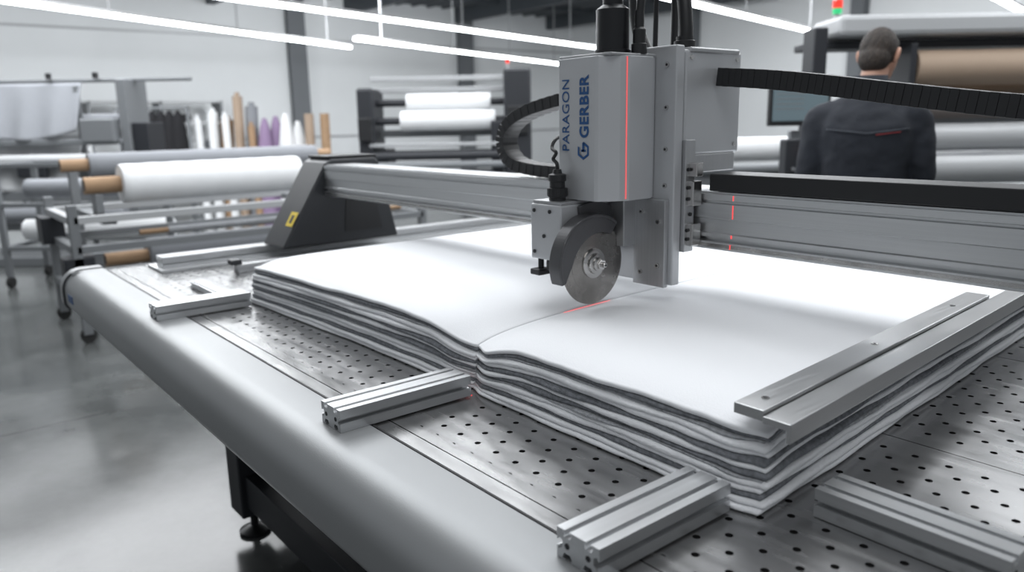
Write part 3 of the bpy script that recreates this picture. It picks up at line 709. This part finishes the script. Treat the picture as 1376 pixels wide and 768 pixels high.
d=o.modifiers.new('folds','DISPLACE');tx=bpy.data.textures.new('folds','CLOUDS');tx.noise_scale=.11;d.texture=tx;d.strength=.022;d.mid_level=.5
def backpt(x,z):
    rx=.205 if z>1.25 else .19;ry=.141
    c=min(.98,abs(x)/rx);return -.018-ry*(1-c**2.3)**(1/2.3)-.004
yl=[Vector((x,backpt(x,1.36),1.36+.02*abs(x)/.18)) for x in [(-.17+.34*i/20) for i in range(21)]]
mesh('yoke_seam',*tubegeo(yl,.004,8),'jseam',PM,smooth=True)
mesh('piping',*tubegeo([p+Vector((0,-.002,-.010)) for p in yl[12:19]],.0028,8),'piping',PM,smooth=True)
mesh('collar',*merge([loft([(0,.012,1.54,.090,.088,1),(0,.018,1.58,.080,.083,1),(0,.022,1.615,.077,.080,1)])]),'jacket',PM,smooth=True)
mesh('hem_band',*loft([(0,0,.83,.181,.141,.85),(0,0,.87,.184,.143,.85)]),'jseam',PM,smooth=True)
legs=[loft([(0,0,.78,.165,.125,.9),(0,0,.95,.172,.128,.9)])]
for s in (-1,1): legs.append(limb([(s*.085,0,.9),(s*.092,.005,.72),(s*.10,.01,.5),(s*.105,-.01,.28),(s*.11,-.01,.07)],[.098,.092,.072,.064,.062]))
o=mesh('trousers',*merge(legs),'trouser',PM,smooth=True);remesh(o,.013,4)
for s in (-1,1):
    o=mesh('shoe',*loft([(s*.11,.05,.0,.05,.145,.8),(s*.11,.05,.03,.052,.148,.8),(s*.11,.03,.06,.045,.115,.9),(s*.11,-.01,.10,.038,.055,1)]),'black',PM,smooth=True)
HD=bpy.data.objects.new('head',None);C.objects.link(HD);HD.parent=PM;HD.location=(.02,.045,1.60);HD.rotation_euler=(math.radians(-20),0,math.radians(-22));HD.scale=(1.06,1.06,1.04)
sk=[sphere((0,.015,.11),.072,.088,.108),sphere((0,.035,.055),.055,.062,.062),limb([(0,-.02,-.06),(0,-.01,0),(0,0,.06)],[.058,.055,.055]),
    limb([(0,.098,.13),(0,.112,.10),(0,.120,.082),(0,.105,.075)],[.008,.011,.014,.008]),sphere((0,.085,.012),.022,.018,.018),sphere((0,.09,.15),.055,.016,.012),
    sphere((0,.092,.045),.024,.012,.008)]
o=mesh('face_and_neck',*merge(sk),'skin',HD,smooth=True);remesh(o,.006,3)
for s in (-1,1):
    o=mesh('ear',*merge([limb([(s*.068,.0,.075),(s*.078,-.008,.085),(s*.083,-.014,.11),(s*.080,-.008,.128),(s*.072,.004,.125)],[.007,.009,.010,.009,.006],seg=10),sphere((s*.073,-.003,.10),.007,.016,.024)]),'skin',HD,smooth=True);remesh(o,.003,2)
    mesh('eye_'+('l' if s<0 else 'r'),*sphere((s*.03,.095,.122),.012,.010,.009),'mlight',HD,smooth=True)
    mesh('pupil',*sphere((s*.03,.104,.121),.005,.004,.005),'black',HD,smooth=True)
    mesh('brow',*limb([(s*.015,.104,.142),(s*.032,.105,.147),(s*.05,.092,.142)],[.003,.004,.003]),'hair',HD,smooth=True)
mesh('lips',*limb([(-.02,.098,.045),(0,.104,.047),(.02,.098,.045)],[.003,.005,.003]),'skin',HD,smooth=True)
hair=[sphere((0,-.012,.128),.0785,.090,.100),sphere((0,-.045,.075),.066,.058,.065),sphere((0,.04,.175),.060,.055,.045)]
o=mesh('hair',*merge(hair),'hair',HD,smooth=True);remesh(o,.006,2)
for s in (-1,1):
    w=Vector((s*.18,.27,1.09));geos=[limb([w+Vector((0,-.02,0)),w+Vector((0,.03,0)),w+Vector((-s*.002,.09,-.004))],[.026,.034,.036])]
    for k in range(4):
        bx=w+Vector(((k-1.5)*.019,.085,-.003));L=[.062,.075,.080,.068][k if s<0 else 3-k]
        geos.append(limb([bx,bx+Vector((0,L*.4,.004)),bx+Vector((0,L*.75,-.012)),bx+Vector((0,L*.95,-.032))],[.0095,.009,.0085,.007],seg=10))
    tb=w+Vector((-s*.03,.03,-.004));geos.append(limb([tb,tb+Vector((-s*.02,.025,-.006)),tb+Vector((-s*.028,.055,-.014))],[.012,.011,.008],seg=10))
    o=mesh('hand_'+('l' if s<0 else 'r'),*merge(geos),'skin',PM,smooth=True);remesh(o,.0035,2)
A=empty('side_work_table',(0,0,0),RZ-math.radians(22))
A.location=Vector((-1.78,3.55,0))+Matrix.Rotation(RZ-math.radians(22),3,'Z')@Vector((.05,.47,0))
box('top',-.28,.40,-.17,.28,1.01,1.035,'mlight',A,bev=.005)
boxes('legs',[(x-.025,x+.025,y-.025,y+.025,0,1.01) for x in (-.24,.36) for y in (-.13,.24)],'mgrey',A)

# ------------------------------------------------------------------ lights
def area(name,loc,sx,sy,p,aim=None,col=(.95,.975,1)):
    l=bpy.data.lights.new(name,'AREA');l.shape='RECTANGLE';l.size=sx;l.size_y=sy;l.energy=p;l.color=col
    o=bpy.data.objects.new(name,l);C.objects.link(o);o.location=loc
    if aim: o.rotation_euler=(Vector(aim)-Vector(loc)).to_track_quat('-Z','Y').to_euler()
area('added_overhead_a',(-1.6,2.6,4.1),2.6,2.6,120)  # overhead area lights are added above the frame, not fixtures of the room
area('added_overhead_b',(1.2,-.5,4.1),3.0,3.0,70)
area('added_overhead_c',(-5.5,2.2,4.1),4,4,210)
area('added_overhead_d',(-9.5,1.5,4.1),4,4,340)
area('added_overhead_e',(-6.0,7.5,4.1),4,4,340)
area('added_overhead_f',(-.5,6.5,4.1),4,3,150)
area('added_wall_fill_a',(-13.0,0,4.2),1.0,8,470,(-19,0,1.2))  # added fill aimed at the far walls to brighten them, kept out of view
area('added_wall_fill_b',(-13.2,7.5,4.3),1.0,5,380,(-19,9,1.5))
area('added_wall_fill_c',(-6.5,12.0,4.2),8,1.0,470,(-6,18,1.5))
W=bpy.data.worlds.new('world');SC.world=W;W.use_nodes=True
bg=W.node_tree.nodes['Background'];bg.inputs['Color'].default_value=(.86,.91,.96,1);bg.inputs['Strength'].default_value=.42
